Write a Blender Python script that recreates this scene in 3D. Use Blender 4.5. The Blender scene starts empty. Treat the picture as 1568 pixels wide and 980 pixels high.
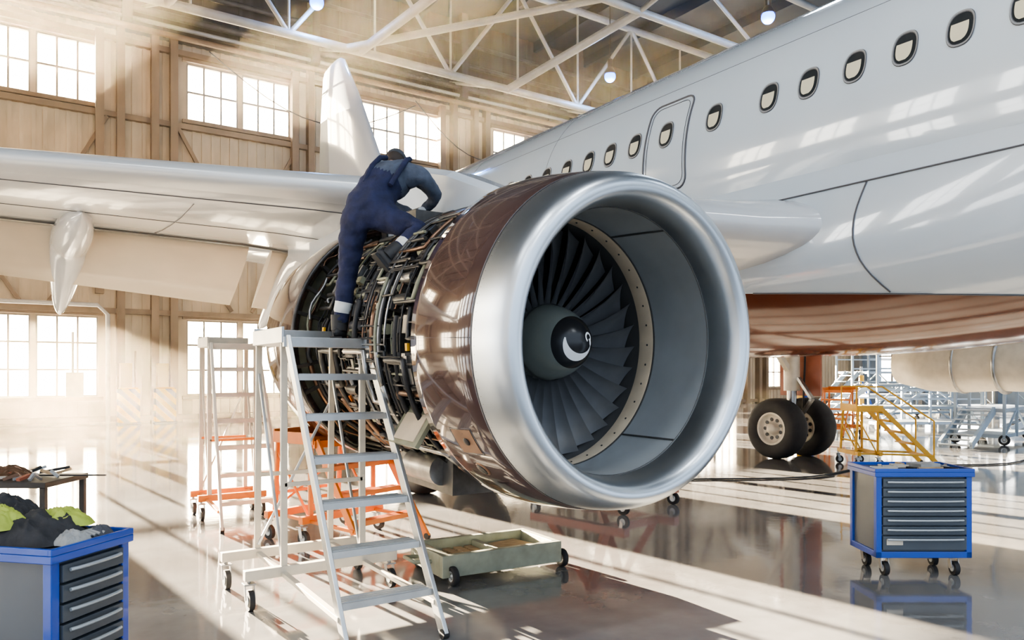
import bpy, math, random
from mathutils import Vector, Matrix, noise
random.seed(7)
pi=math.pi
scene=bpy.context.scene
COL=scene.collection
try:
    scene.view_settings.look='AgX - Medium High Contrast'
except Exception: pass

# ------------------------------------------------------------ materials
def P(name,col,rough=.5,metal=0.,var=0.,scale=4.,stretch=(1,1,1),bump=0.,coat=0.,rvar=0.,emis=None,es=0.):
    m=bpy.data.materials.new(name); m.use_nodes=True
    nt=m.node_tree; b=nt.nodes['Principled BSDF']
    b.inputs['Base Color'].default_value=(*col,1)
    b.inputs['Roughness'].default_value=rough
    b.inputs['Metallic'].default_value=metal
    b.inputs['Coat Weight'].default_value=coat
    b.inputs['Coat Roughness'].default_value=.04
    if emis:
        b.inputs['Emission Color'].default_value=(*emis,1); b.inputs['Emission Strength'].default_value=es
    if var or bump or rvar:
        tc=nt.nodes.new('ShaderNodeTexCoord'); mp=nt.nodes.new('ShaderNodeMapping')
        mp.inputs['Scale'].default_value=stretch
        nz=nt.nodes.new('ShaderNodeTexNoise'); nz.inputs['Scale'].default_value=scale; nz.inputs['Detail'].default_value=6
        nt.links.new(tc.outputs['Object'],mp.inputs[0]); nt.links.new(mp.outputs[0],nz.inputs['Vector'])
        if var:
            r=nt.nodes.new('ShaderNodeValToRGB')
            r.color_ramp.elements[0].position=.3; r.color_ramp.elements[1].position=.7
            r.color_ramp.elements[0].color=(*[c*(1-var) for c in col],1)
            r.color_ramp.elements[1].color=(*[min(1,c*(1+var)) for c in col],1)
            nt.links.new(nz.outputs['Fac'],r.inputs[0]); nt.links.new(r.outputs[0],b.inputs['Base Color'])
        if rvar:
            q=nt.nodes.new('ShaderNodeMapRange'); q.inputs['To Min'].default_value=max(0,rough-rvar); q.inputs['To Max'].default_value=rough+rvar
            nt.links.new(nz.outputs['Fac'],q.inputs['Value']); nt.links.new(q.outputs[0],b.inputs['Roughness'])
        if bump:
            bp=nt.nodes.new('ShaderNodeBump'); bp.inputs['Strength'].default_value=bump; bp.inputs['Distance'].default_value=.02
            nt.links.new(nz.outputs['Fac'],bp.inputs['Height']); nt.links.new(bp.outputs[0],b.inputs['Normal'])
    return m

WHITE=P('aircraft_white',(.60,.65,.70),.16,0,.03,.6,coat=.6)
WINGM=P('wing_grey',(.52,.535,.55),.17,0,.05,.8,coat=.5)
SLAT=P('slat_grey',(.60,.61,.61),.28,.25,.04,.8)
FLAPM=P('flap_beige',(.50,.43,.33),.4,0,.1,1.5)
BROWN=P('nacelle_brown',(.074,.046,.041),.1,.1,.06,2,coat=1.)
ALU=P('lip_aluminium',(.58,.62,.66),.33,1,.05,3,rvar=.04)
INNER=P('inlet_liner_grey',(.36,.39,.41),.32,.3,.12,2,coat=.3)
GASK_SHADE=P('gasket_and_gap_shade',(.06,.06,.06),.5)  # gaskets, and the dark tube that shades the wing-flap gap
CREAMR=P('fan_case_ring',(.60,.50,.37),.4,.2,.1,6)
BLADE=P('fan_blade_titanium',(.40,.41,.43),.34,.6,.1,6)
DARK=P('dark_metal',(.04,.04,.042),.4,.6,.3,8)
CASE=P('engine_case',(.075,.072,.07),.4,.6,.4,7)
SPIN=P('spinner_grey',(.21,.23,.21),.28,.2,.05,6,coat=.4)
BLACK=P('black_paint',(.012,.012,.014),.25)
SWIRL=P('white_paint',(.85,.85,.85),.4)
STEEL=P('pipe_steel',(.36,.355,.345),.33,.9,.25,9)
COPPER=P('pipe_titanium_brown',(.20,.12,.08),.35,.8,.2,9)
HARN=P('harness_black',(.02,.02,.022),.6)
GREENM=P('zinc_primer',(.24,.24,.17),.5,.1,.2,6)
LINE=P('panel_seam',(.08,.08,.09),.6)
WPANE=P('cabin_window_pane',(.03,.033,.036),.1,0)
WSHADE=P('cabin_window_blind',(.55,.52,.40),.4)
WFRAME=P('cabin_window_frame',(.30,.31,.32),.3,.3)
TAN=P('wall_tan',(.54,.42,.275),.75,0,.18,1.3,(1.5,1.5,.5),.15)
TAN2=P('wall_brown_steel',(.23,.155,.09),.6,.1,.2,2,(1,1,.4))
WDARK=P('wall_dark_cladding',(.07,.064,.058),.6,.2,.3,1.2,(2,2,.3))
FRAMEW=P('window_frame_grey',(.32,.27,.21),.5,.1)
CEIL=P('ceiling_dark',(.018,.030,.050),.6,.2,.2,.8)
TRUSS=P('truss_paint',(.32,.305,.28),.45,.2,.15,1.5)
GREYW=P('wall_grey',(.28,.34,.40),.6,0,.15,1.2)
LADAL=P('ladder_aluminium',(.48,.49,.49),.35,.75,.1,8)
LADW=P('ladder_cream',(.58,.53,.44),.45,.1,.1,6)
ORANGE=P('orange_paint',(.60,.17,.03),.4,0,.12,6)
YELL=P('yellow_paint',(.70,.38,.03),.4,0,.1,6)
RUB=P('rubber',(.018,.018,.02),.75,0,.2,8)
BLUE=P('toolbox_blue',(.008,.06,.36),.3,0,.06,5,coat=.4)
DRAW=P('drawer_grey',(.07,.083,.098),.38,.2,.06,6)
PANEL=P('toolbox_panel_grey',(.075,.09,.11),.4,.1,.05,4)
HAND=P('handle_grey',(.42,.45,.47),.35,.4)
DOLLY=P('dolly_green_grey',(.28,.29,.22),.55,0,.2,7,bump=.3)
WOOD=P('pallet_wood',(.42,.30,.18),.7,0,.3,8,(1,6,1))
NAVY=P('overall_navy',(.012,.016,.052),.85,0,.3,14,bump=.6)
SHIRT=P('shirt_grey',(.065,.078,.11),.85,0,.25,14,bump=.5)
STRIPE=P('reflective_stripe',(.62,.62,.60),.4)
SKIN=P('skin',(.55,.32,.22),.5,0,.06,20)
GLOVE=P('work_glove',(.08,.08,.09),.8,0,.2,20)
HAIR=P('hair',(.03,.02,.015),.7)
CAP=P('cap_grey',(.05,.055,.065),.85,0,.2,18)
HIVIS=P('hi_vis_fabric',(.36,.43,.07),.75,0,.2,12,bump=.4)
CLOTHD=P('dark_fabric',(.03,.03,.033),.9,0,.3,12,bump=.5)
CLOTHG=P('grey_fabric',(.30,.30,.29),.85,0,.2,12,bump=.5)
LAMPE=P('lamp_glow',(.2,.4,1),.5,emis=(.02,.16,1),es=9)
SILV=P('silver_sheet',(.40,.45,.50),.35,.6,.1,3)
REDB=P('red_brown_paint',(.30,.10,.06),.4,0,.1,5)
CYAN=P('tarp_blue',(.08,.24,.42),.5,0,.1,4)

def hazard():
    m=bpy.data.materials.new('hazard_stripes'); m.use_nodes=True; nt=m.node_tree; b=nt.nodes['Principled BSDF']
    tc=nt.nodes.new('ShaderNodeTexCoord'); mp=nt.nodes.new('ShaderNodeMapping'); mp.inputs['Rotation'].default_value=(0,math.radians(45),0)
    w=nt.nodes.new('ShaderNodeTexWave'); w.inputs['Scale'].default_value=1.1
    r=nt.nodes.new('ShaderNodeValToRGB'); r.color_ramp.interpolation='CONSTANT'; r.color_ramp.elements[1].position=.5
    r.color_ramp.elements[0].color=(.03,.03,.03,1); r.color_ramp.elements[1].color=(.8,.5,.04,1)
    nt.links.new(tc.outputs['Object'],mp.inputs[0]); nt.links.new(mp.outputs[0],w.inputs[0]); nt.links.new(w.outputs['Fac'],r.inputs[0]); nt.links.new(r.outputs[0],b.inputs['Base Color'])
    return m
HAZ=hazard()

# airliner livery: white above, brown keel below a sloping paint line
def livery():
    m=bpy.data.materials.new('airliner_livery'); m.use_nodes=True; nt=m.node_tree; b=nt.nodes['Principled BSDF']
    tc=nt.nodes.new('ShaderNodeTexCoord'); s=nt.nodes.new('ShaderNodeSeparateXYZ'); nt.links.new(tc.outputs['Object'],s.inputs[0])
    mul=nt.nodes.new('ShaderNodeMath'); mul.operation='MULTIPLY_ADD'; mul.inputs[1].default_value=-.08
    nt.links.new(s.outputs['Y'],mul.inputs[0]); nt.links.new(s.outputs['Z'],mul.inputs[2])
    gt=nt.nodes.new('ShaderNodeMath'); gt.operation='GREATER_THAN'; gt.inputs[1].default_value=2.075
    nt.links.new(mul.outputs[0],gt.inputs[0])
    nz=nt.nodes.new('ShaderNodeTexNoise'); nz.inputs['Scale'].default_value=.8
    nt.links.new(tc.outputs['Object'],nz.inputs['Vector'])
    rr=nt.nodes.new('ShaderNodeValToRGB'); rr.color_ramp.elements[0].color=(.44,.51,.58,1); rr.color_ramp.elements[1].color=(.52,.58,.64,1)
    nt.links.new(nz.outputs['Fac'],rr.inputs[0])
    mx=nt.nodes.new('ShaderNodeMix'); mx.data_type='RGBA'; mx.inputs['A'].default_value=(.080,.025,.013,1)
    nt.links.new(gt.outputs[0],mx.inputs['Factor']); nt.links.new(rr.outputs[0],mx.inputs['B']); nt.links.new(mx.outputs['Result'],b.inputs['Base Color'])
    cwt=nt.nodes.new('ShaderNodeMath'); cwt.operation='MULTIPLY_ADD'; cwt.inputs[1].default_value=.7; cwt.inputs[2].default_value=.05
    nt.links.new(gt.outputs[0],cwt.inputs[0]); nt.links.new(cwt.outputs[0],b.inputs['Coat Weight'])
    b.inputs['Roughness'].default_value=.12; b.inputs['Coat Roughness'].default_value=.03
    return m
LIV=livery()

def floor_mat():
    m=bpy.data.materials.new('polished_concrete'); m.use_nodes=True; nt=m.node_tree; b=nt.nodes['Principled BSDF']
    tc=nt.nodes.new('ShaderNodeTexCoord')
    n1=nt.nodes.new('ShaderNodeTexNoise'); n1.inputs['Scale'].default_value=.55; n1.inputs['Detail'].default_value=8
    n2=nt.nodes.new('ShaderNodeTexNoise'); n2.inputs['Scale'].default_value=6; n2.inputs['Detail'].default_value=8
    for n in (n1,n2): nt.links.new(tc.outputs['Object'],n.inputs['Vector'])
    r=nt.nodes.new('ShaderNodeValToRGB'); r.color_ramp.elements[0].position=.3; r.color_ramp.elements[1].position=.7
    r.color_ramp.elements[0].color=(.155,.150,.145,1); r.color_ramp.elements[1].color=(.28,.285,.29,1)
    nt.links.new(n1.outputs['Fac'],r.inputs[0])
    mx=nt.nodes.new('ShaderNodeMix'); mx.data_type='RGBA'; mx.blend_type='MULTIPLY'; mx.inputs['Factor'].default_value=.35
    nt.links.new(r.outputs[0],mx.inputs['A']); nt.links.new(n2.outputs['Fac'],mx.inputs['B'])
    nt.links.new(mx.outputs['Result'],b.inputs['Base Color'])
    q=nt.nodes.new('ShaderNodeMapRange'); q.inputs['From Min'].default_value=.3; q.inputs['From Max'].default_value=.7
    q.inputs['To Min'].default_value=.03; q.inputs['To Max'].default_value=.13
    nt.links.new(n1.outputs['Fac'],q.inputs['Value']); nt.links.new(q.outputs[0],b.inputs['Roughness'])
    bp=nt.nodes.new('ShaderNodeBump'); bp.inputs['Strength'].default_value=.05; bp.inputs['Distance'].default_value=.02
    nt.links.new(n2.outputs['Fac'],bp.inputs['Height']); nt.links.new(bp.outputs[0],b.inputs['Normal'])
    b.inputs['Specular IOR Level'].default_value=1.0
    b.inputs['Coat Weight'].default_value=.35; b.inputs['Coat Roughness'].default_value=.06
    return m
FLOOR=floor_mat()

# ------------------------------------------------------------ mesh builder
def empty(name,loc=(0,0,0),rz=0,rx=0):
    e=bpy.data.objects.new(name,None); COL.objects.link(e); e.location=loc; e.rotation_euler=(rx,0,rz); e.empty_display_size=.2
    return e
def basis(dirv,up=Vector((0,0,1))):
    z=Vector(dirv).normalized()
    if abs(z.dot(up))>.98: up=Vector((0,1,0))
    x=up.cross(z).normalized(); y=z.cross(x)
    return x,y,z
class MB:
    def __init__(s): s.v=[];s.f=[];s.mi=[];s.sm=[];s.mats=[]
    def mid(s,m):
        if m not in s.mats: s.mats.append(m)
        return s.mats.index(m)
    def add(s,vs,fs,mat,smooth=False):
        b=len(s.v); s.v+=[tuple(v) for v in vs]; i=s.mid(mat)
        for f in fs: s.f.append([b+k for k in f]); s.mi.append(i); s.sm.append(smooth)
    def box(s,c,size,mat,R=None):
        hx,hy,hz=[q/2 for q in size]; c=Vector(c)
        vs=[Vector((x,y,z)) for x in(-hx,hx) for y in(-hy,hy) for z in(-hz,hz)]
        if R is not None: vs=[R@v for v in vs]
        s.add([c+v for v in vs],[(0,1,3,2),(4,6,7,5),(0,4,5,1),(2,3,7,6),(0,2,6,4),(1,5,7,3)],mat)
    def bb(s,a,b,mat):
        s.box([(a[i]+b[i])/2 for i in range(3)],[abs(b[i]-a[i]) for i in range(3)],mat)
    def bar(s,a,b,w,h,mat):
        a=Vector(a);b=Vector(b); x,y,z=basis(b-a)
        R=Matrix((x,y,z)).transposed()
        s.box((a+b)/2,(w,h,(b-a).length),mat,R)
    def cyl(s,a,b,r,mat,seg=16,r2=None,caps=True):
        a=Vector(a);b=Vector(b);r2=r if r2 is None else r2; x,y,z=basis(b-a)
        vs=[];fs=[]
        for p,rr in((a,r),(b,r2)):
            for i in range(seg):
                t=2*pi*i/seg; vs.append(p+x*rr*math.cos(t)+y*rr*math.sin(t))
        for i in range(seg):
            j=(i+1)%seg; fs.append((i,j,seg+j,seg+i))
        s.add(vs,fs,mat,True)
        if caps: s.add(vs,[list(range(seg))[::-1],list(range(seg,2*seg))],mat,False)
    def tube(s,pts,r,mat,seg=7,caps=True,closed=False):
        pts=[Vector(p) for p in pts]; n=len(pts); rs=r if isinstance(r,(list,tuple)) else [r]*n
        vs=[];fs=[];x=None
        for i,p in enumerate(pts):
            if closed: t=pts[(i+1)%n]-pts[i-1]
            else: t=pts[min(i+1,n-1)]-pts[max(i-1,0)]
            if t.length<1e-9: t=Vector((0,0,1))
            t.normalize()
            if x is None: x,_,_=basis(t)
            x=(x-t*x.dot(t))
            if x.length<1e-6: x,_,_=basis(t)
            x.normalize(); y=t.cross(x)
            for k in range(seg):
                a=2*pi*k/seg; vs.append(p+(x*math.cos(a)+y*math.sin(a))*rs[i])
        m=n if closed else n-1
        for i in range(m):
            i2=(i+1)%n
            for k in range(seg):
                k2=(k+1)%seg; fs.append((i*seg+k,i*seg+k2,i2*seg+k2,i2*seg+k))
        s.add(vs,fs,mat,True)
        if caps and not closed: s.add(vs,[list(range(seg))[::-1],list(range((n-1)*seg,n*seg))],mat,False)
    def lathe(s,prof,mat,seg=96,c=(0,0),smooth=True):
        vs=[];fs=[];n=len(prof)
        for r,y in prof:
            for i in range(seg):
                t=2*pi*i/seg; vs.append((c[0]+r*math.cos(t),y,c[1]+r*math.sin(t)))
        for j in range(n-1):
            for i in range(seg):
                k=(i+1)%seg; fs.append((j*seg+i,j*seg+k,(j+1)*seg+k,(j+1)*seg+i))
        s.add(vs,fs,mat,smooth)
    def loft(s,rings,mat,closed=True,caps=True,smooth=True):
        n=len(rings[0]);vs=[p for r in rings for p in r];fs=[]
        for j in range(len(rings)-1):
            for i in range(n if closed else n-1):
                k=(i+1)%n; fs.append((j*n+i,j*n+k,(j+1)*n+k,(j+1)*n+i))
        s.add(vs,fs,mat,smooth)
        if caps: s.add(vs,[list(range(n))[::-1],list(range((len(rings)-1)*n,len(rings)*n))],mat,False)
    def ell(s,c,r,mat,R=None,nu=20,nv=12,fn=None):
        vs=[];fs=[];c=Vector(c)
        for j in range(nv+1):
            ph=pi*j/nv
            for i in range(nu):
                t=2*pi*i/nu
                v=Vector((r[0]*math.sin(ph)*math.cos(t),r[1]*math.sin(ph)*math.sin(t),r[2]*math.cos(ph)))
                if fn: v=fn(v)
                if R is not None: v=R@v
                vs.append(c+v)
        for j in range(nv):
            for i in range(nu):
                k=(i+1)%nu; fs.append((j*nu+i,(j+1)*nu+i,(j+1)*nu+k,j*nu+k))
        s.add(vs,fs,mat,True)
    def build(s,name,parent=None,loc=(0,0,0),rz=0,bevel=0,rx=0):
        me=bpy.data.meshes.new(name); me.from_pydata(s.v,[],s.f)
        for m in s.mats: me.materials.append(m)
        me.polygons.foreach_set('material_index',s.mi); me.polygons.foreach_set('use_smooth',s.sm); me.update(); me.validate()
        o=bpy.data.objects.new(name,me); COL.objects.link(o); o.location=loc; o.rotation_euler=(rx,0,rz)
        if parent: o.parent=parent
        if bevel:
            b=o.modifiers.new('bevel','BEVEL'); b.width=bevel; b.segments=2; b.limit_method='ANGLE'
        return o

# ------------------------------------------------------------ hangar shell
YB=28.5; XR=46; XL=-16; YF=-12; ZC=17
m=MB(); m.bb((XL-1,YF-4,-.3),(XR+1,YB+.3,0),FLOOR); m.build('floor')
m=MB(); m.bb((XL,YF,ZC),(XR,YB+.3,ZC+.3),CEIL)
for i in range(21):
    x=XL+3*i+.5; m.bb((x-.08,YF,ZC-.45),(x+.08,YB,ZC),CEIL)
m.build('ceiling')
BAYS=[-13.6,-7.4,-1.0,5.4,11.9,18.2,24.6,31.0,37.4]
ops=[]
for b in BAYS:
    for o in (0,1.9):
        ops.append((b+o,b+o+1.75,10.6,12.6)); ops.append((b+o,b+o+1.75,.9,3.55))
def wallgrid(mb,ax,pos,th,u0,u1,z0,z1,ops,mat):
    us=sorted(set([u0,u1]+[v for o in ops for v in o[:2] if u0<v<u1])); zs=sorted(set([z0,z1]+[v for o in ops for v in o[2:] if z0<v<z1]))
    for j in range(len(zs)-1):
        zc=(zs[j]+zs[j+1])/2; start=None
        for i in range(len(us)-1):
            uc=(us[i]+us[i+1])/2
            hole=any(o[0]<uc<o[1] and o[2]<zc<o[3] for o in ops)
            if not hole and start is None: start=us[i]
            if start is not None and (hole or i==len(us)-2):
                end=us[i] if hole else us[i+1]
                if ax=='y': mb.bb((start,pos,zs[j]),(end,pos+th,zs[j+1]),mat)
                else: mb.bb((pos,start,zs[j]),(pos+th,end,zs[j+1]),mat)
                start=None
m=MB()
wallgrid(m,'y',YB,.3,XL,XR,0,13.2,ops,TAN)
m.bb((XL,YB,13.2),(XR,YB+.3,ZC),WDARK)
x=XL+.2;k=0
while x<XR:
    inw=any(b-.12<x<b+3.77 for b in BAYS)
    segs=[(0,.8),(3.7,10.45),(12.75,13.2)] if inw else [(0,13.2)]
    for a,c in segs: m.bb((x-.06,YB-.035,a),(x+.06,YB,c),TAN)
    if k%4==0: m.bb((x-.05,YB-.07,13.3),(x+.05,YB,ZC),WDARK)
    x+=.32;k+=1
for b in BAYS:
    for cx in (b-.45,b-1.05,b-2.1):
        m.bb((cx-.12,YB-.32,0),(cx+.12,YB,13.3),TAN2)
    m.bb((b-2.85,YB-.36,4.3),(b-2.6,YB-.05,13.0),TAN2)
    for (z0,z1) in((6.9,10.2),(3.9,6.7)):
        m.bar((b-.3,YB-.15,z1),(b+1.5,YB-.15,z0),.12,.12,TAN2); m.bar((b+3.9,YB-.15,z1),(b+2.2,YB-.15,z0),.12,.12,TAN2)
    m.bb((b+4.3,YB-.7,13.4),(b+4.6,YB-.1,ZC),WDARK)
for z in(.15,3.75,6.8,10.3,12.85):
    m.bb((XL,YB-.2,z-.09),(XR,YB,z+.09),TAN2)
for z,r,mt in((13.25,.10,TAN2),(13.55,.07,TRUSS),(13.9,.12,WDARK),(14.3,.06,TAN2),(14.9,.1,WDARK),(15.8,.08,WDARK)):
    m.cyl((XL,YB-.45,z),(XR,YB-.45,z),r,mt,10)
m.build('wall_back')
wi=0
for b in BAYS:
    wi+=1; m=MB()
    for (z0,z1) in((10.6,12.6),(.9,3.55)):
        for o in(0,1.9):
            a=b+o;c=a+1.75
            for i in range(4): 
                xx=a+(c-a)*i/3; w=.05 if i in(0,3) else .032
                m.bb((xx-w,YB+.02,z0),(xx+w,YB+.14,z1),FRAMEW)
            nr=3 if z0<5 else 2
            for i in range(nr+1):
                zz=z0+(z1-z0)*i/nr; w=.05 if i in(0,nr) else .032
                m.bb((a,YB+.03,zz-w),(c,YB+.13,zz+w),FRAMEW)
        m.bb((b-.15,YB-.12,z0-.14),(b+3.8,YB+.02,z0-.02),TAN2); m.bb((b-.15,YB-.12,z1+.02),(b+3.8,YB+.02,z1+.14),TAN2)
    m.build('window_%d'%wi)
rops=[(y,y+3.2,z,z+h) for y in(-8,-3.5,1,5.5,10,14.5,19,23.5) for z,h in((1.2,3.2),(9,3))]
m=MB(); wallgrid(m,'x',XR,.3,YF,YB,0,ZC,rops,GREYW)
for y in range(-12,29,4): m.bb((XR-.35,y-.2,0),(XR,y+.2,ZC),TRUSS)
for (a,c,z0,z1) in rops:
    for i in range(1,4): m.bb((XR+.05,a+(c-a)*i/4-.04,z0),(XR+.15,a+(c-a)*i/4+.04,z1),FRAMEW)
    m.bb((XR+.05,a,(z0+z1)/2-.04),(XR+.15,c,(z0+z1)/2+.04),FRAMEW)
m.build('wall_right')
lops=[(y,y+2.6,z,z+h) for y in(-10,-6,-2,2,6,10,14,18,22) for z,h in((1.0,3.0),(6.5,4.2))]
m=MB(); wallgrid(m,'x',XL-.3,.3,YF,YB,0,ZC,lops,TAN)
for (a,c,z0,z1) in lops:
    for i in range(1,3): m.bb((XL-.2,a+(c-a)*i/3-.04,z0),(XL-.1,a+(c-a)*i/3+.04,z1),FRAMEW)
    m.bb((XL-.2,a,(z0+z1)/2-.04),(XL-.1,c,(z0+z1)/2+.04),FRAMEW)
m.build('wall_left')

# roof trusses
m=MB()
def trussx(y,z0,z1,r,x0,x1,step,verts=True):
    m.cyl((x0,y,z0),(x1,y,z0),r,TRUSS,12); m.cyl((x0,y,z1),(x1,y,z1),r,TRUSS,12)
    x=x0;k=0
    while x+step<=x1:
        a=(x,y,z0 if k%2==0 else z1); b=(x+step,y,z1 if k%2==0 else z0)
        m.cyl(a,b,r*.55,TRUSS,8)
        if verts: m.cyl((x,y,z0),(x,y,z1),r*.3,TRUSS,8)
        x+=step;k+=1
trussx(24,12.5,16.4,.14,XL,XR,2.95)
trussx(18.5,13.7,16.4,.13,XL,XR,5.0,False)
for i in range(10):
    x0=-14.6+6*i
    m.cyl((x0+.6,24,12.5),(x0+2.2,18.5,13.7),.15,TRUSS,10)
    m.cyl((x0+.6,24,12.5),(x0+.6,YB,14.2),.06,TRUSS,8)
    m.cyl((x0+2.2,18.5,13.7),(x0+2.2,8,15.5),.09,TRUSS,8)
m.cyl((9.5,24,12.5),(16,18.5,13.7),.12,TRUSS,10)
for (a,b) in(((6,27.8,12.9),(14,27.8,12.6)),((14,27.8,12.8),(20,27.8,12.2))):
    pts=[Vector(a).lerp(Vector(b),t/12)-Vector((0,0,1.6*math.sin(pi*t/12))) for t in range(13)]
    m.tube(pts,.02,HARN,5)
m.build('roof_truss')

def highbay(x,y,z,lum):
    e=empty('high_bay_lamp',(x,y,z)); m=MB()
    m.ell((0,0,-.06),(.22,.22,.22),LAMPE); m.build('bulb',e)
    m=MB()
    prof=[(.24,.02),(.21,.12),(.14,.26),(.08,.32)]
    rings=[[(r*math.cos(2*pi*i/20),r*math.sin(2*pi*i/20),zz) for i in range(20)] for r,zz in prof]
    m.loft(rings,DARK,caps=False); m.cyl((0,0,.3),(0,0,.62),.1,DARK,12); m.cyl((0,0,.6),(0,0,16.8-z),.02,DARK,6); m.build('reflector',e)
    if lum:
        l=bpy.data.lights.new('bulb_light','POINT'); l.energy=lum; l.color=(.25,.5,1); l.shadow_soft_size=.2
        o=bpy.data.objects.new('bulb_light',l); COL.objects.link(o); o.parent=e; o.location=(0,0,-.5)
highbay(20,22.7,13.5,500); highbay(21,16,13.5,500); highbay(8.3,23.4,13.5,350); highbay(28,10,13.5,500)

def fillpanel(x,y,z,w,l,pw,col=(.93,.97,1),tilt=0):  # fill light added in a panel housing, not a known fixture
    e=empty('added_fill_panel',(x,y,z)); m=MB(); m.bb((-w/2-.05,-l/2-.05,.02),(w/2+.05,l/2+.05,.14),SILV); m.build('housing',e,rx=tilt)
    m=MB(); m.cyl((-w/3,0,.1),(-w/3,0,16.9-z),.015,DARK,6); m.cyl((w/3,0,.1),(w/3,0,16.9-z),.015,DARK,6); m.build('hangers',e)
    L=bpy.data.lights.new('fill_light','AREA'); L.shape='RECTANGLE'; L.size=w; L.size_y=l; L.energy=pw; L.color=col
    o=bpy.data.objects.new('fill_light',L); COL.objects.link(o); o.parent=e; o.rotation_euler=(tilt,0,0)
for x in(-9,-2,5):
    for y in(-8,-1): fillpanel(x,y,15.5,2.2,1.2,380)
for x in(18,30):
    for y in(0,13): fillpanel(x,y,15.5,2.2,1.2,430,(.74,.87,1))
for x in(-6,1): fillpanel(x,19,15.2,2.0,.8,300,(1,.62,.30),math.radians(42))  # added warm floods, tilted to brighten the back wall

# ------------------------------------------------------------ scattering haze box added for the warm glow near the windows
hz=bpy.data.materials.new('glow_haze'); hz.use_nodes=True; nt=hz.node_tree; nt.nodes.clear()
o_=nt.nodes.new('ShaderNodeOutputMaterial'); vs_=nt.nodes.new('ShaderNodeVolumeScatter'); vs_.inputs['Color'].default_value=(1,.84,.62,1); vs_.inputs['Density'].default_value=.0022; vs_.inputs['Anisotropy'].default_value=.62
nt.links.new(vs_.outputs[0],o_.inputs['Volume'])
m=MB(); m.bb((XL+.05,10.5,.02),(16,YB-1.3,12.2),hz); m.build('added_glow_haze')

# ------------------------------------------------------------ airliner
air=empty('airliner',(0,0,0))
FX,FZ,FR=9.0,4.24,1.975
m=MB()
secs=[(-9,3.6,.03,.03),(-8.8,3.62,.35,.32),(-8.3,3.7,.72,.7),(-7.5,3.82,1.1,1.08),(-6.3,3.98,1.48,1.46),(-4.8,4.12,1.78,1.77),(-3.2,4.2,1.93,1.93),(-1.5,FZ,FR,FR)]+\
 [(y,FZ,FR,FR) for y in(0,2,4,6,8,10,12,14)]+[(16,4.32,1.9,1.88),(18,4.48,1.72,1.68),(20,4.68,1.48,1.42),(22,4.88,1.2,1.13),(24,5.08,.88,.82),(26,5.26,.5,.48),(27.3,5.36,.24,.24)]
rings=[[(FX+rx*math.cos(2*pi*i/96),y,zc+rz*math.sin(2*pi*i/96)) for i in range(96)] for y,zc,rx,rz in secs]
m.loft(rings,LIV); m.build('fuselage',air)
m=MB()
half=[(1.90,3.78),(1.99,3.5),(2.05,3.2),(2.08,2.9),(2.06,2.7),(2.0,2.55),(1.88,2.42),(1.7,2.27),(1.4,2.1),(1.0,1.95),(.5,1.87),(0,1.85)]
def fring(y,b):
    out=[]
    pts=[(-a,z) for a,z in half]+[(a,z) for a,z in half[::-1][1:]]
    for a,z in pts:
        dx,dz=a,z-FZ; L=math.hypot(dx,dz); k=FR*.985/L
        out.append((FX+dx*(b+(1-b)*k),y,FZ+dz*(b+(1-b)*k)))
    return out
sst=lambda t:(lambda u:u*u*(3-2*u))(max(0,min(1,t)))
ys=[.5+.35*i for i in range(45)]
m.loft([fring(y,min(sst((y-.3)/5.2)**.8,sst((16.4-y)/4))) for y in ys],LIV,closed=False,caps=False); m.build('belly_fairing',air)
def fpt(y,z,off=.012):
    x=-math.sqrt(FR*FR-(z-FZ)**2); n=Vector((x,0,z-FZ)).normalized()
    return Vector((FX+x,y,z))+n*off
for side in(1,-1):
    m=MB()
    wy=[3.35,3.85,4.36,4.88,5.38,6.16,6.95,7.53,8.03,8.5]+[2.83-.52*i for i in range(11)]+[9.02+.52*i for i in range(10)]
    def sp(y,z,off):
        p=fpt(y,z,off)
        return p if side==1 else Vector((2*FX-p.x,p.y,p.z))
    for y0 in wy:
        z0=4.69; N=28
        def yz(k,i,dy=0):
            t=2*pi*i/N; c,s_=math.cos(t),math.sin(t)
            return y0+dy+k*.125*abs(c)**.8*(1 if c>0 else -1),z0+k*.175*abs(s_)**.8*(1 if s_>0 else -1)
        def ring(k,off,dy=0): return [sp(*yz(k,i,dy),off) for i in range(N)]
        r0,r1,r2,r3=ring(1,.004),ring(.97,.012),ring(.88,.010),ring(.84,.005)
        m.loft([r0,r1],LINE,caps=False); m.loft([r1,r2],WFRAME,caps=False); m.loft([r2,r3],LINE,caps=False)
        m.add(r3,[list(range(N))],WPANE)
        # rolled-down blind: horizontal strips clipped to the oval
        k=.70; za=z0-.118; zb=z0+.05; prev=None
        for q in range(11):
            z=za+(zb-za)*q/10; sn=min(1,(abs(z-z0)/(k*.175))**(1/.8)); c=math.sqrt(max(0,1-sn*sn))**.8*k*.125
            cur=(sp(y0+.014-c,z,.012),sp(y0+.014+c*.8,z,.012))
            if prev: m.add([prev[0],prev[1],cur[1],cur[0]],[(0,1,2,3)],WSHADE)
            prev=cur
    m.build('cabin_windows',air)
m=MB()
def rrect(y0,y1,z0,z1,r):
    pts=[]
    for cy,cz,a0 in((y1-r,z1-r,0),(y0+r,z1-r,90),(y0+r,z0+r,180),(y1-r,z0+r,270)):
        for k in range(6):
            a=math.radians(a0+18*k); pts.append((cy+r*math.cos(a),cz+r*math.sin(a)))
    out=[]
    for i in range(len(pts)):
        a=pts[i];b=pts[(i+1)%len(pts)]; n=max(1,int(math.dist(a,b)/.1))
        out+=[(a[0]+(b[0]-a[0])*j/n,a[1]+(b[1]-a[1])*j/n) for j in range(n)]
    return out
m.tube([fpt(y,z,.003) for y,z in rrect(6.58,7.32,3.95,5.15,.14)],.013,LINE,6,closed=True)
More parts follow.
